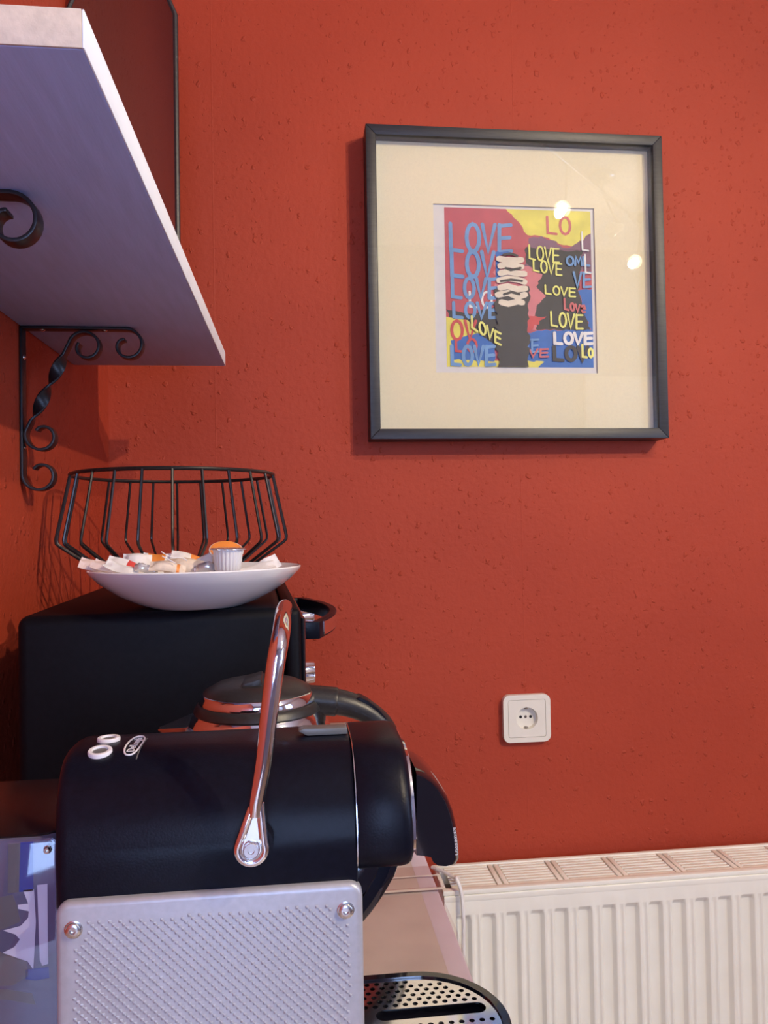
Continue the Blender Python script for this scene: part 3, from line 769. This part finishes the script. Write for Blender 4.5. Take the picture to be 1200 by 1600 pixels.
# tag strings of the tea bags
b = MB()
b.tube(smooth_path([at(252, 862, .80), at(262, 868, .80), at(272, 871, .80), at(285, 872, .803), at(292, 876, .803)], 5), .0006, 6)
b.tube(smooth_path([at(253, 869, .798), at(263, 874, .798), at(274, 880, .799)], 5), .0006, 6)
tag(b.build('tea_bag_string', pw), 'loose white string curling up over the cream tea bags', 'string')
def creamer(c, tilt, label, lidm, seedv):
    t = thing('creamer_cup', label, 'creamer cup', c)
    t.rotation_euler = tilt
    c = Vector(c); n = 88; rings = []
    for r, z in ((.0126, 0), (.0134, .0008), (.0152, .020), (.0158, .0212)):
        rings.append([(c.x+math.cos(2*PI*j/n)*r*(1-.05*(j % 4 == 0)), c.y+math.sin(2*PI*j/n)*r*(1-.05*(j % 4 == 0)), c.z+z) for j in range(n)])
    MB().loft(rings).build('cup', M['creamer'], t)
    lid = [(c.x+x, c.y+y) for x, y in circle(0, 0, .0182, 30)]
    lid[20] = (c.x-.008, c.y-.0195)
    b = MB().prism(lid, c.z+.0213, c.z+.0222, 'z')
    b.build('rim_flange', M['foil'] if lidm != 'orange' else M['creamer'], t, bevel=.0002)
    rr_ = random.Random(seedv)
    b = MB(); n2 = 20
    for rad, zz in ((.0172, .0222),):
        pts = [(c.x+x, c.y+y, c.z+zz+.0003+rr_.uniform(0, .0006)) for x, y in circle(0, 0, rad, n2)]
        b.add(pts+[(c.x, c.y, c.z+zz+.0012)], [(i, (i+1) % n2, n2) for i in range(n2)])
    lm = M['orange'] if lidm == 'orange' else M['foil']
    b.build('lid', lm, t)
    if lidm == 'orange':
        me = text_mesh('STEN', .0062, .0001)
        MB().mesh(me, Matrix.Translation(c+Vector((-.002, -.0095, .0236)))).build('lid_print', M['white_print'], t, smooth=False)
    return t
q = P(356, 888, .805)
creamer((q.x, q.y, q.z-.002), (rd_(1), rd_(1), 0), 'ribbed white creamer cup with foil lid standing upright in the plate', 'foil', 1)
q = P(352, 880, .846)
creamer((q.x, q.y, q.z-.0045), (rd_(32), rd_(4), .1), 'creamer cup with orange lid tilted behind the upright foil lidded cup', 'orange', 2)

# ------------------------------------------------------------------ kettle
KX, KY = -.0352, .655
kt = thing('electric_kettle', 'stainless steel kettle with black lid and curved black handle behind the coffee machine', 'kettle', (KX, KY, ZT))
MB().lathe([(.001, ZT+.001), (.078, ZT+.001), (.080, ZT+.006), (.079, ZT+.016), (.074, ZT+.020), (.001, ZT+.020)], (KX, KY, 0), 48).build('power_base', M['kettle_black'], kt)
zk = lambda r: H+r
MB().lathe([(.001, ZT+.0202), (.076, ZT+.0202), (.0785, ZT+.026), (.0775, zk(-.27)), (.071, zk(-.20)), (.062, zk(-.170)), (.0545, zk(-.1530)), (.0520, zk(-.1500)), (.001, zk(-.1500))], (KX, KY, 0), 56).build('body', M['chrome'], kt)
MB().lathe([(.001, zk(-.1499)), (.0525, zk(-.1499)), (.0533, zk(-.1488)), (.0520, zk(-.1455)), (.0502, zk(-.1430)), (.0485, zk(-.1422)), (.001, zk(-.1422))], (KX, KY, 0), 56).build('collar', M['kettle_black'], kt)
MB().lathe([(.001, zk(-.1421)), (.0486, zk(-.1421)), (.0488, zk(-.1412)), (.0464, zk(-.1350)), (.0455, zk(-.1344)), (.001, zk(-.1344))], (KX, KY, 0), 56).build('chrome_ring', M['chrome'], kt)
lid = MB().lathe([(.001, zk(-.1343)), (.0453, zk(-.1343)), (.0440, zk(-.1325)), (.034, zk(-.1272)), (.020, zk(-.1240)), (.001, zk(-.1230))], (KX, KY, 0), 48).build('lid', M['kettle_black'], kt)
kp = [P(*q, KY-.020) for q in ((377, 1068), (384, 1065), (396, 1062), (408, 1058), (410, 1070), (405, 1088), (398, 1098), (388, 1099), (383, 1094), (386, 1083), (385, 1075), (378, 1076))]
MB().prism([(p.x, p.z) for p in kp], KY-.026, KY+.012, 'y').build('lid_knob', M['kettle_black'], lid, bevel=.0015)
# spout
b = MB(); rings = []
for t in range(6):
    s = t/5; xx = KX-.056-s*.026; wz = .024*(1-s)+.003; zt0 = zk(-.1560-.006*s); dp = .030*(1-s)+.003
    rings.append([(xx, KY-wz, zt0), (xx, KY-wz*.6, zt0-dp*.7), (xx, KY, zt0-dp), (xx, KY+wz*.6, zt0-dp*.7), (xx, KY+wz, zt0), (xx, KY, zt0-.004*(1-s)-.001)])
b.loft(rings).build('spout', M['steel'], kt, bevel=.0006)
hp = [P(470, 1092, KY), P(500, 1094, KY), P(530, 1097, KY), P(556, 1104, KY), P(580, 1116, KY), P(600, 1136, KY), P(612, 1165, KY), P(615, 1210, KY), P(607, 1265, KY), P(585, 1310, KY), P(545, 1330, KY)]
sp = smooth_path(hp, 5)
MB().tube(sp, lerp_list([.0110, .0110, .0108, .0102, .0095, .0092, .0090, .0090, .0090, .0090, .0085], len(sp)), 16, flat=1.25).build('handle', M['kettle_black'], kt)
hp = [P(472, 1092, KY), P(500, 1094, KY), P(526, 1096.5, KY)]
sp = smooth_path(hp, 4)
MB().tube(sp, [.0121]*len(sp), 16, flat=1.22).build('handle_collar', M['kettle_black'], kt, bevel=.0008)
sw = [P(*q, KY) for q in ((553, 1089), (562, 1086), (574, 1092), (590, 1104), (602, 1118), (604, 1126), (597, 1124), (580, 1108), (562, 1098))]
MB().prism([(p.x, p.z) for p in sw], KY-.009, KY+.009, 'y').build('switch', M['black_plastic'], kt, bevel=.001)

# ------------------------------------------------------------------ coffee machine
YC, HW = .441, .0555
y0c, y1c = YC-HW, YC+HW
cm = thing('coffee_machine', 'black and silver capsule coffee machine seen from its side on the worktop', 'coffee machine', (0, YC, ZT))
def section(zb, zt, rt, rbm, sh=0.0, n=8):
    """cross-section in Y, Z with big rounded shoulders"""
    out = []
    for yc, zc, r, a0 in ((y1c-sh-rt, zt-rt, rt, 0), (y0c+sh+rt, zt-rt, rt, 90), (y0c+sh+rbm, zb+rbm, rbm, 180), (y1c-sh-rbm, zb+rbm, rbm, 270)):
        for i in range(n+1):
            a = rd_(a0+90*i/n); out.append((yc+r*math.cos(a), zc+r*math.sin(a)))
    return out
def extr(b, secs, dome=.008):
    b.loft([[(x-(dome*(1-((a-YC)/HW)**2) if x < -.1 else 0), a, c) for a, c in s] for x, s in secs]); return b
ztop = H-.1155
secs = []
for x, sh in ((-.1175, .0040), (-.1171, .0024), (-.1162, .0010), (-.1145, .0002), (-.1120, 0), (.0262, 0), (.0268, .0005), (.0270, .0012)):
    secs.append((x, section(H-.186+sh*.3, ztop-sh, .046-sh*.3, .010, sh)))
extr(MB(), secs).build('upper_shell', M['black_plastic'], cm)
secs = []
for x, sh in ((.0273, .0012), (.0276, .0004), (.0284, 0), (.0500, .0), (.0535, .0006), (.0552, .0018), (.0560, .0034)):
    secs.append((x, section(H-.1735+sh*.8, ztop-sh, .040, .012, sh)))
extr(MB(), secs).build('brew_head', M['black_plastic'], cm)
secs = []
for x, sh in ((.0561, .0042), (.0574, .0044), (.0580, .0056), (.0574, .0068), (.0561, .0070)):
    secs.append((x, section(H-.1735+sh*1.0, ztop-sh, .038, .011, sh)))
tag(extr(MB(), secs).build('front_ring', M['chrome'], cm), 'thin shiny ring around the front of the brew head')
secs = [(.02695, section(H-.1738, ztop+.0003, .042, .012, -.0003)), (.02745, section(H-.1738, ztop+.0003, .042, .012, -.0003))]
tag(extr(MB(), secs).build('seam_ring', M['steel'], cm), 'thin bright seam between shell and brew head')
# glossy front cover with the outlet at its foot
yn = YC-.024
cov = [P(*q, yn) for q in ((651, 1205), (663, 1209), (676, 1217), (690, 1231), (702, 1249), (711, 1271), (717, 1296), (720, 1322), (721, 1346), (716, 1355), (704, 1358), (690, 1357), (681, 1351), (677, 1343), (664, 1341), (651, 1340))]
cv = MB(); pts = [(p.x, p.z) for p in cov]
ctr = (P(651, 1280, yn).x, P(651, 1290, yn).z)
rings = []
for s, yy in ((.86, yn-.0), (.95, yn+.0025), (1.0, yn+.008), (1.0, YC), (1.0, 2*YC-yn-.008), (.95, 2*YC-yn-.0025), (.86, 2*YC-yn)):
    rings.append([(ctr[0]+(a-ctr[0])*s, yy, ctr[1]+(c-ctr[1])*(.5+.5*s)) for a, c in pts])
cv.loft(rings).build('outlet_cover', M['black_gloss'], cm)
me = text_mesh('NESPRESSO', .0030, .0001)
tq = P(713.5, 1315, yn)
MB().mesh(me, Matrix.Translation((tq.x-.0009, yn+.0003, tq.z)) @ Matrix.Rotation(PI/2, 4, 'X') @ Matrix.Rotation(-PI/2+.08, 4, 'Z')).build('lettering', M['white_print'], cm, smooth=False)
# capsule bin below the head
bpts = [P(*q, YC-.0385) for q in ((540, 1350), (624, 1350), (617, 1370), (605, 1391), (593, 1410), (580, 1428), (566, 1444), (548, 1461), (530, 1470))]
MB().prism([(p.x, p.z) for p in bpts], YC-.0385, YC+.0385, 'y').build('capsule_bin', M['black_gloss'], cm, bevel=.0015)
for off, yy, m_ in ((12, .0392, 'black_plastic'), (30, .0400, 'black_gloss')):
    bq = [P(x-(off if x > 545 else 0), y-(off*.3 if y > 1445 else 0), YC-yy) for x, y in ((540, 1350), (624, 1350), (617, 1370), (605, 1391), (593, 1410), (580, 1428), (566, 1444), (548, 1461), (530, 1470))]
    MB().prism([(p.x, p.z) for p in bq], YC-yy, YC-.0380, 'y').build('bin_cheek', M[m_], cm, bevel=.0004)
# base block between the panels
MB().box(-.112, .024, y0c+.004, y1c-.004, ZT+.0005, H-.180).build('base_block', M['black_plastic'], cm, bevel=.003)
# side panels
PX0, PX1, PZ1, PZ0 = -.1166, .0290, H-.1745, ZT+.006
def panel(ya, yb):
    return MB().prism(rrect(PX0, PX1, PZ0, PZ1, .0065), ya, yb, 'y').build('side_panel', M['alu'], cm, bevel=.0028, seg=3, ang=60)
pn = panel(y0c-.0045, y0c+.005)
panel(y1c-.005, y1c+.0045)
# knurled relief: rows of small lozenges
b = MB(); yk = y0c-.0045
e1 = Vector((.707, -.707)); e2 = Vector((.707, .707)); p1, p2 = .00235, .0033
for i in range(-90, 90):
    for j in range(-70, 70):
        q = Vector((-.044, H-.26))+e1*(i*p1+(j % 2)*p1*.5)+e2*(j*p2)
        if not (PX0+.0085 < q.x < PX1-.0065 and PZ0+.008 < q.y < PZ1-.0095): continue
        if any((q-Vector(s)).length < .0072 for s in ((PX0+.0085, PZ1-.0125), (PX1-.0085, PZ1-.0125))): continue
        c = [q+e1*.00122, q+e2*.00110, q-e1*.00122, q-e2*.00110]
        k = [q+e1*.00085, q+e2*.00030, q-e1*.00085, q-e2*.00030]
        b.add([(p.x, yk-.0000, p.y) for p in c]+[(p.x, yk-.00042, p.y) for p in k], [(0, 1, 5, 4), (1, 2, 6, 5), (2, 3, 7, 6), (3, 0, 4, 7), (4, 5, 6, 7)])
kn = b.build('knurling', M['alu'], pn, smooth=False); kn['kind'] = 'stuff'
def screw(c, r, parent, name='screw'):
    MB().lathe([(r*1.25, .0002), (r*1.25, -.0004), (r*1.12, -.0006), (r*1.05, -.0002), (r, -.0003), (r*.98, -.0016), (r*.8, -.0021), (r*.42, -.0021), (r*.36, -.0009), (.0001, -.0009)], c, 24, 'y').build(name, M['screw'], parent)
screw((PX0+.0085, yk, PZ1-.0125), .0034, pn)
screw((PX1-.0085, yk, PZ1-.0125), .0034, pn)
# lever: arched bail with drop-shaped ends
def lever_pt(x, y, v): return P(x, y, v)
near = [P(398, 1275, .374), P(400, 1253, .374), P(408, 1210, .374), P(414, 1170, .374), P(424, 1087, .374), P(431, 1036, .375), P(437, 1003, .380), P(440, 983, .391), P(441.5, 968, .408), P(442, 957, YC)]
far = [Vector((p.x, 2*YC-p.y, p.z)) for p in near[-2::-1]]
sp = smooth_path(near+far, 6)
lv = MB().tube(sp, lerp_list([.0030, .0036, .0040, .0042, .0044, .0046, .0046, .0046, .0046, .0046, .0046, .0046, .0046, .0046, .0044, .0042, .0040, .0036, .0030], len(sp)), 14).build('lever', M['chrome'], cm)
pv = P(392.5, 1329, .372)
def drop(sgn, yy):
    pts = []
    R_ = .0064; top = P(400, 1258, .372)
    for i in range(25):
        a = rd_(-205+i*(230/24)); pts.append((pv.x+R_*math.cos(a), pv.z+R_*math.sin(a)))
    tipx, tipz = top.x, top.z
    pts = [(tipx-.0014, tipz)]+pts+[(tipx+.0018, tipz)]
    e = MB().tube([(a, yy, c) for a, c in pts], .0022, 10, True).build('lever_end', M['chrome'], lv)
    MB().prism(pts, yy-.0008, yy+.0016, 'y').build('end_plate', M['chrome'], lv)
    MB().lathe([(.0040, .0026), (.0040, -.0022), (.0034, -.0030), (.0016, -.0030), (.0014, -.0022), (.0001, -.0022)], (pv.x, yy, pv.z), 20, 'y').build('pivot_screw', M['screw'], lv)
    MB().lathe([(.0085, 0), (.0085, sgn*.0090)], (pv.x+.0018, yy+sgn*.0025, pv.z+.001), 24, 'y').build('pivot_boss', M['black_plastic'], cm)
drop(1, .374); drop(-1, 2*YC-.374)
# slider tab on top of the head
sl = [P(*q, YC-.008) for q in ((466, 1143), (474, 1139), (541, 1137), (543, 1139), (543, 1147), (480, 1150))]
MB().prism([(p.x, p.z) for p in sl], YC-.008, YC+.001, 'y').build('slider_tab', M['grey'], cm, bevel=.0008)
MB().box(P(482, 1140, YC).x, P(538, 1140, YC).x, YC-.006, YC+.000, ztop-.004, P(480, 1149, YC-.008).z).build('slider_slot', M['dark_hole'], cm)
# buttons and badge on the near shoulder
def on_shoulder(a):
    """point and normal on the rounded near shoulder, a = angle above horizontal"""
    r = .046; return Vector((0, y0c+r-r*math.cos(a), ztop-r+r*math.sin(a))), Vector((0, -math.cos(a), math.sin(a)))
def frame_on(x, a):
    p, n_ = on_shoulder(a); p.x = x
    X = Vector((1, 0, 0)); Y = n_.cross(X)
    Mx = Matrix((X, Y, n_)).transposed().to_4x4(); Mx.translation = p; return Mx
def annulus(r0, r1, h, n=28, ey=1.0):
    b = MB(); vs = []
    for rr_, zz in ((r0, -.001), (r1, -.001), (r1, h*.7), (r1-.0004, h), (r0+.0003, h), (r0, h*.6)):
        vs.append([(rr_*math.cos(2*PI*j/n), rr_*math.sin(2*PI*j/n)*ey, zz) for j in range(n)])
    vs.append(vs[0]); b.loft(vs, caps=False); return b
def xf(b, Mx):
    b.v = [Mx @ p for p in b.v]; return b
a1 = rd_(80); ub = P(150, 1163, y0c+.030).x
bt = xf(annulus(.0040, .0062, .0016), frame_on(ub, a1)).build('button_ring', M['white_print'], cm)
xf(MB().lathe([(.0040, -.001), (.0039, .0006), (.0030, .0009), (.0001, .0009)], (0, 0, 0), 20), frame_on(ub, a1)).build('button', M['grey'], bt)
a2 = rd_(90)
bt = xf(annulus(.0040, .0062, .0016), Matrix.Translation((-.004, .013, .0003)) @ frame_on(ub+.0035, a2)).build('button_ring', M['white_print'], cm)
xf(MB().lathe([(.0040, -.001), (.0039, .0006), (.0030, .0009), (.0001, .0009)], (0, 0, 0), 20), Matrix.Translation((-.004, .013, .0003)) @ frame_on(ub+.0035, a2)).build('button', M['grey'], bt)
ul = P(199, 1163, y0c+.030).x
fr_ = frame_on(ul, rd_(72))
# oval badge bent over the shoulder: outline ring and lettering, long axis across the machine
def wrap(x, s):       # s = distance along the shoulder towards the top
    r = .046; a = rd_(74)+s/r
    if a > PI/2: return Vector((ul+x, y0c+r+(a-PI/2)*r, ztop+.0004))
    p, n_ = on_shoulder(a); return Vector((ul+x, p.y, p.z))+n_*.0004
b = MB(); ol = []
for i in range(40):
    t = i/40*2*PI; x = math.cos(t); y = math.sin(t)
    sx_ = (abs(x)**.8)*(1 if x > 0 else -1)*.0040; sy_ = .0150+(abs(y)**.8)*(1 if y > 0 else -1)*.0150
    ol.append(wrap(sx_, sy_))
b.tube(ol, .0005, 6, True).build('badge_outline', M['white_print'], cm)
me = text_mesh("De'Longhi", .0058, .0001)
b = MB()
b.add([wrap(-v.co.y+.0002, .0150+v.co.x)+Vector((0, 0, v.co.z)) for v in me.vertices], [list(p.vertices) for p in me.polygons])
b.build('badge_lettering', M['white_print'], cm, smooth=False)
b = MB(); us = P(213, 1163, y0c+.030).x-ul
b.tube([wrap(us, s*.001-.004) for s in range(0, 30)], .00035, 5).build('shell_seam', M['grey'], cm)
# water tank and its lid at the back
zt_tank = P(60, 1312, .395).z
YT0, YT1 = .3955, YC+HW-.004
tk = MB().prism(rrect(-.215, -.1192, ZT+.004, zt_tank, .005), YT0, YT0+.0022, 'y').build('water_tank', M['tank'], cm, bevel=.0008, ang=60)
MB().prism(rrect(-.2148, -.1194, ZT+.0042, zt_tank-.0002, .005), YT0+.0024, YT1, 'y').build('tank_shell', M['tank_blue'], tk, bevel=.001, ang=60)
def reflected_patch(name, px, m, dy=.0016):  # flat coloured pieces imitating room reflections in the tank front, no real tank parts
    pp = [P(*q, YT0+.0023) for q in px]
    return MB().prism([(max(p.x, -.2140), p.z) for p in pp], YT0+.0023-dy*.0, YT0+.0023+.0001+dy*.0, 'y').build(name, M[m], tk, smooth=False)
reflected_patch('blue_reflection', [(32, 1316), (52, 1315), (52, 1392), (30, 1394)], 'deep_blue')
reflected_patch('grey_reflection', [(13, 1318), (31, 1317), (29, 1394), (12, 1396)], 'grey')
reflected_patch('white_reflection', [(36, 1391), (53, 1389), (56, 1440), (52, 1515), (43, 1502), (20, 1496), (4, 1489), (22, 1480), (31, 1468), (24, 1460), (5, 1454), (32, 1447), (44, 1434), (45, 1424), (28, 1420), (28, 1414), (44, 1412)], 'white_print')
reflected_patch('white_reflection', [(58, 1383), (74, 1381), (75, 1506), (66, 1509), (62, 1500)], 'white_print')
reflected_patch('dark_reflection', [(-90, 1420), (20, 1398), (26, 1415), (32, 1440), (5, 1452), (-90, 1460)], 'grey')
reflected_patch('dark_reflection_low', [(-90, 1470), (4, 1489), (42, 1502), (44, 1525), (20, 1540), (-90, 1545)], 'grey')
reflected_patch('blue_reflection', [(40, 1515), (76, 1511), (77, 1528), (56, 1532), (40, 1530)], 'deep_blue')
reflected_patch('grey_reflection', [(-90, 1549), (10, 1546), (50, 1552), (56, 1570), (10, 1562), (-90, 1562)], 'grey')
screw((-.1240, YT0, zt_tank-.0052), .0016, tk)
z_l = H-.1635
MB().prism(rrect(-.215, -.1195, .3985, YT1, .012), zt_tank+.0004, z_l, 'z').build('tank_lid', M['lid_black'], cm, bevel=.003, seg=3, ang=50)
# drip tray with a perforated chrome grid
zd = H-.2845; RD = .0510; uc = .0665
def stad(x0, xc, r, n=18):
    return [(x0, YC-r)]+[(xc+r*math.cos(rd_(-90+180*i/n)), YC+r*math.sin(rd_(-90+180*i/n))) for i in range(n+1)]+[(x0, YC+r)]
MB().prism(stad(.018, uc, RD-.0015), ZT+.0006, zd-.008, 'z').build('drip_tray', M['black_plastic'], cm, bevel=.003)
me = holed(stad(.018, uc, RD), [stad(.0195, uc, RD-.0048)], .005)
rim = MB().mesh(me, Matrix.Translation((0, 0, zd-.004))).build('tray_rim', M['black_gloss'], cm, bevel=.0016, seg=3, ang=60)
holes = []
def slot(x0, x1, yv, r):
    return [(x1+r*math.cos(rd_(-90+180*i/8)), yv+r*math.sin(rd_(-90+180*i/8))) for i in range(9)]+[(x0+r*math.cos(rd_(90+180*i/8)), yv+r*math.sin(rd_(90+180*i/8))) for i in range(9)]
for sg in (1, -1):
    holes.append(slot(.046, .1015, YC+sg*.0115, .0050))
    for r_ in range(6):
        yv = YC+sg*(.0200+r_*.0045)
        for k in range(17):
            xx = .0355+k*.0060+(r_ % 2)*.0030
            if xx > .046 and (xx-uc)**2+(yv-YC)**2 > (RD-.0088)**2 and xx > uc: continue
            if abs(yv-YC) > RD-.0075: continue
            holes.append(circle(xx, yv, .00165, 12))
for r_ in range(0, 1):
    for k in range(17):
        xx = .0355+k*.0060+(r_ % 2)*.0030; yv = YC+r_*.0047
        if xx > uc and (xx-uc)**2+(yv-YC)**2 > (RD-.0085)**2: continue
        holes.append(circle(xx, yv, .00165, 12))
me = holed(stad(.0200, uc, RD-.0051), holes, .0004)
MB().mesh(me, Matrix.Translation((0, 0, zd-.0006))).build('drip_grid', M['chrome'], cm, smooth=False)

# ------------------------------------------------------------------ ceiling spotlight rail (seen mirrored in the picture glass)
spots = [((1.0573, -.1958, 1.25), (-.45, .75, -.5), True), ((1.3483, -.4185, 1.26), (-.9, .1, -.3), False), ((1.45, -.342, 1.28), (.5, .6, -.5), False), ((1.6145, -.7641, 1.25), (-.6, .75, -.4), True)]
cl = thing('ceiling_spotlight', 'nickel ceiling spotlight rail with glass shades reflected in the picture glass', 'ceiling lamp', (1.32, -.425, ZC))
MB().lathe([(.055, 0), (.055, -.018), (.048, -.024), (.001, -.024)], (1.32, -.425, ZC-.001), 32).build('canopy', M['lamp_metal'], cl)
r0, r1 = Vector((.94, -.05, ZC-.075)), Vector((1.70, -.80, ZC-.075))
MB().tube([r0, r0.lerp(r1, .5), r1], .007, 10).build('rail', M['lamp_metal'], cl)
MB().tube([(1.32, -.425, ZC-.02), (1.32, -.425, ZC-.075)], .006, 8).build('stem', M['lamp_metal'], cl)
for (lx, ly, lz), d, lit in spots:
    p = Vector((lx, ly, lz+H)); d = Vector(d).normalized()
    if lit:
        d = (Vector((-.12, 1.15, H-.22))-p).normalized()
        sl = bpy.data.lights.new('spot_lamp', 'SPOT'); sl.energy = SPOT[0] if lx < 1.2 else SPOT[1]
        sl.color = (1.0, .82, .58); sl.shadow_soft_size = .019; sl.spot_size = math.radians(104); sl.spot_blend = 1.0
        so_ = bpy.data.objects.new('spot_lamp', sl); C.objects.link(so_)
        so_.location = p+d*.046; so_.rotation_euler = d.to_track_quat('-Z', 'Y').to_euler()
    t = max(0, min(1, (p-r0).dot(r1-r0)/(r1-r0).length_squared)); q = r0.lerp(r1, t)
    hd = p-d*.045
    a = MB().tube([q, q+Vector((0, 0, -.012)), hd], .0045, 8).build('spot_arm', M['lamp_metal'], cl)
    X = d.orthogonal().normalized(); Y = d.cross(X)
    Mx = Matrix((X, Y, d)).transposed().to_4x4(); Mx.translation = p
    xf(MB().lathe([(.010, -.062), (.014, -.058), (.016, -.040), (.027, -.020), (.034, .002), (.0325, .002), (.026, -.018), (.014, -.038), (.001, -.040)], (0, 0, 0), 24), Mx).build('shade', M['frost'], a)
    xf(MB().lathe([(.001, -.036), (.007, -.034), (.009, -.024), (.016, -.010), (.0195, .004), (.016, .016), (.008, .0225), (.001, .024)], (0, 0, 0), 16), Mx).build('bulb', (M['bulb'] if lx < 1.2 else M['bulb_far']) if lit else M['frost'], a)

for o in bpy.data.objects:
    if '_o' in o: del o['_o']
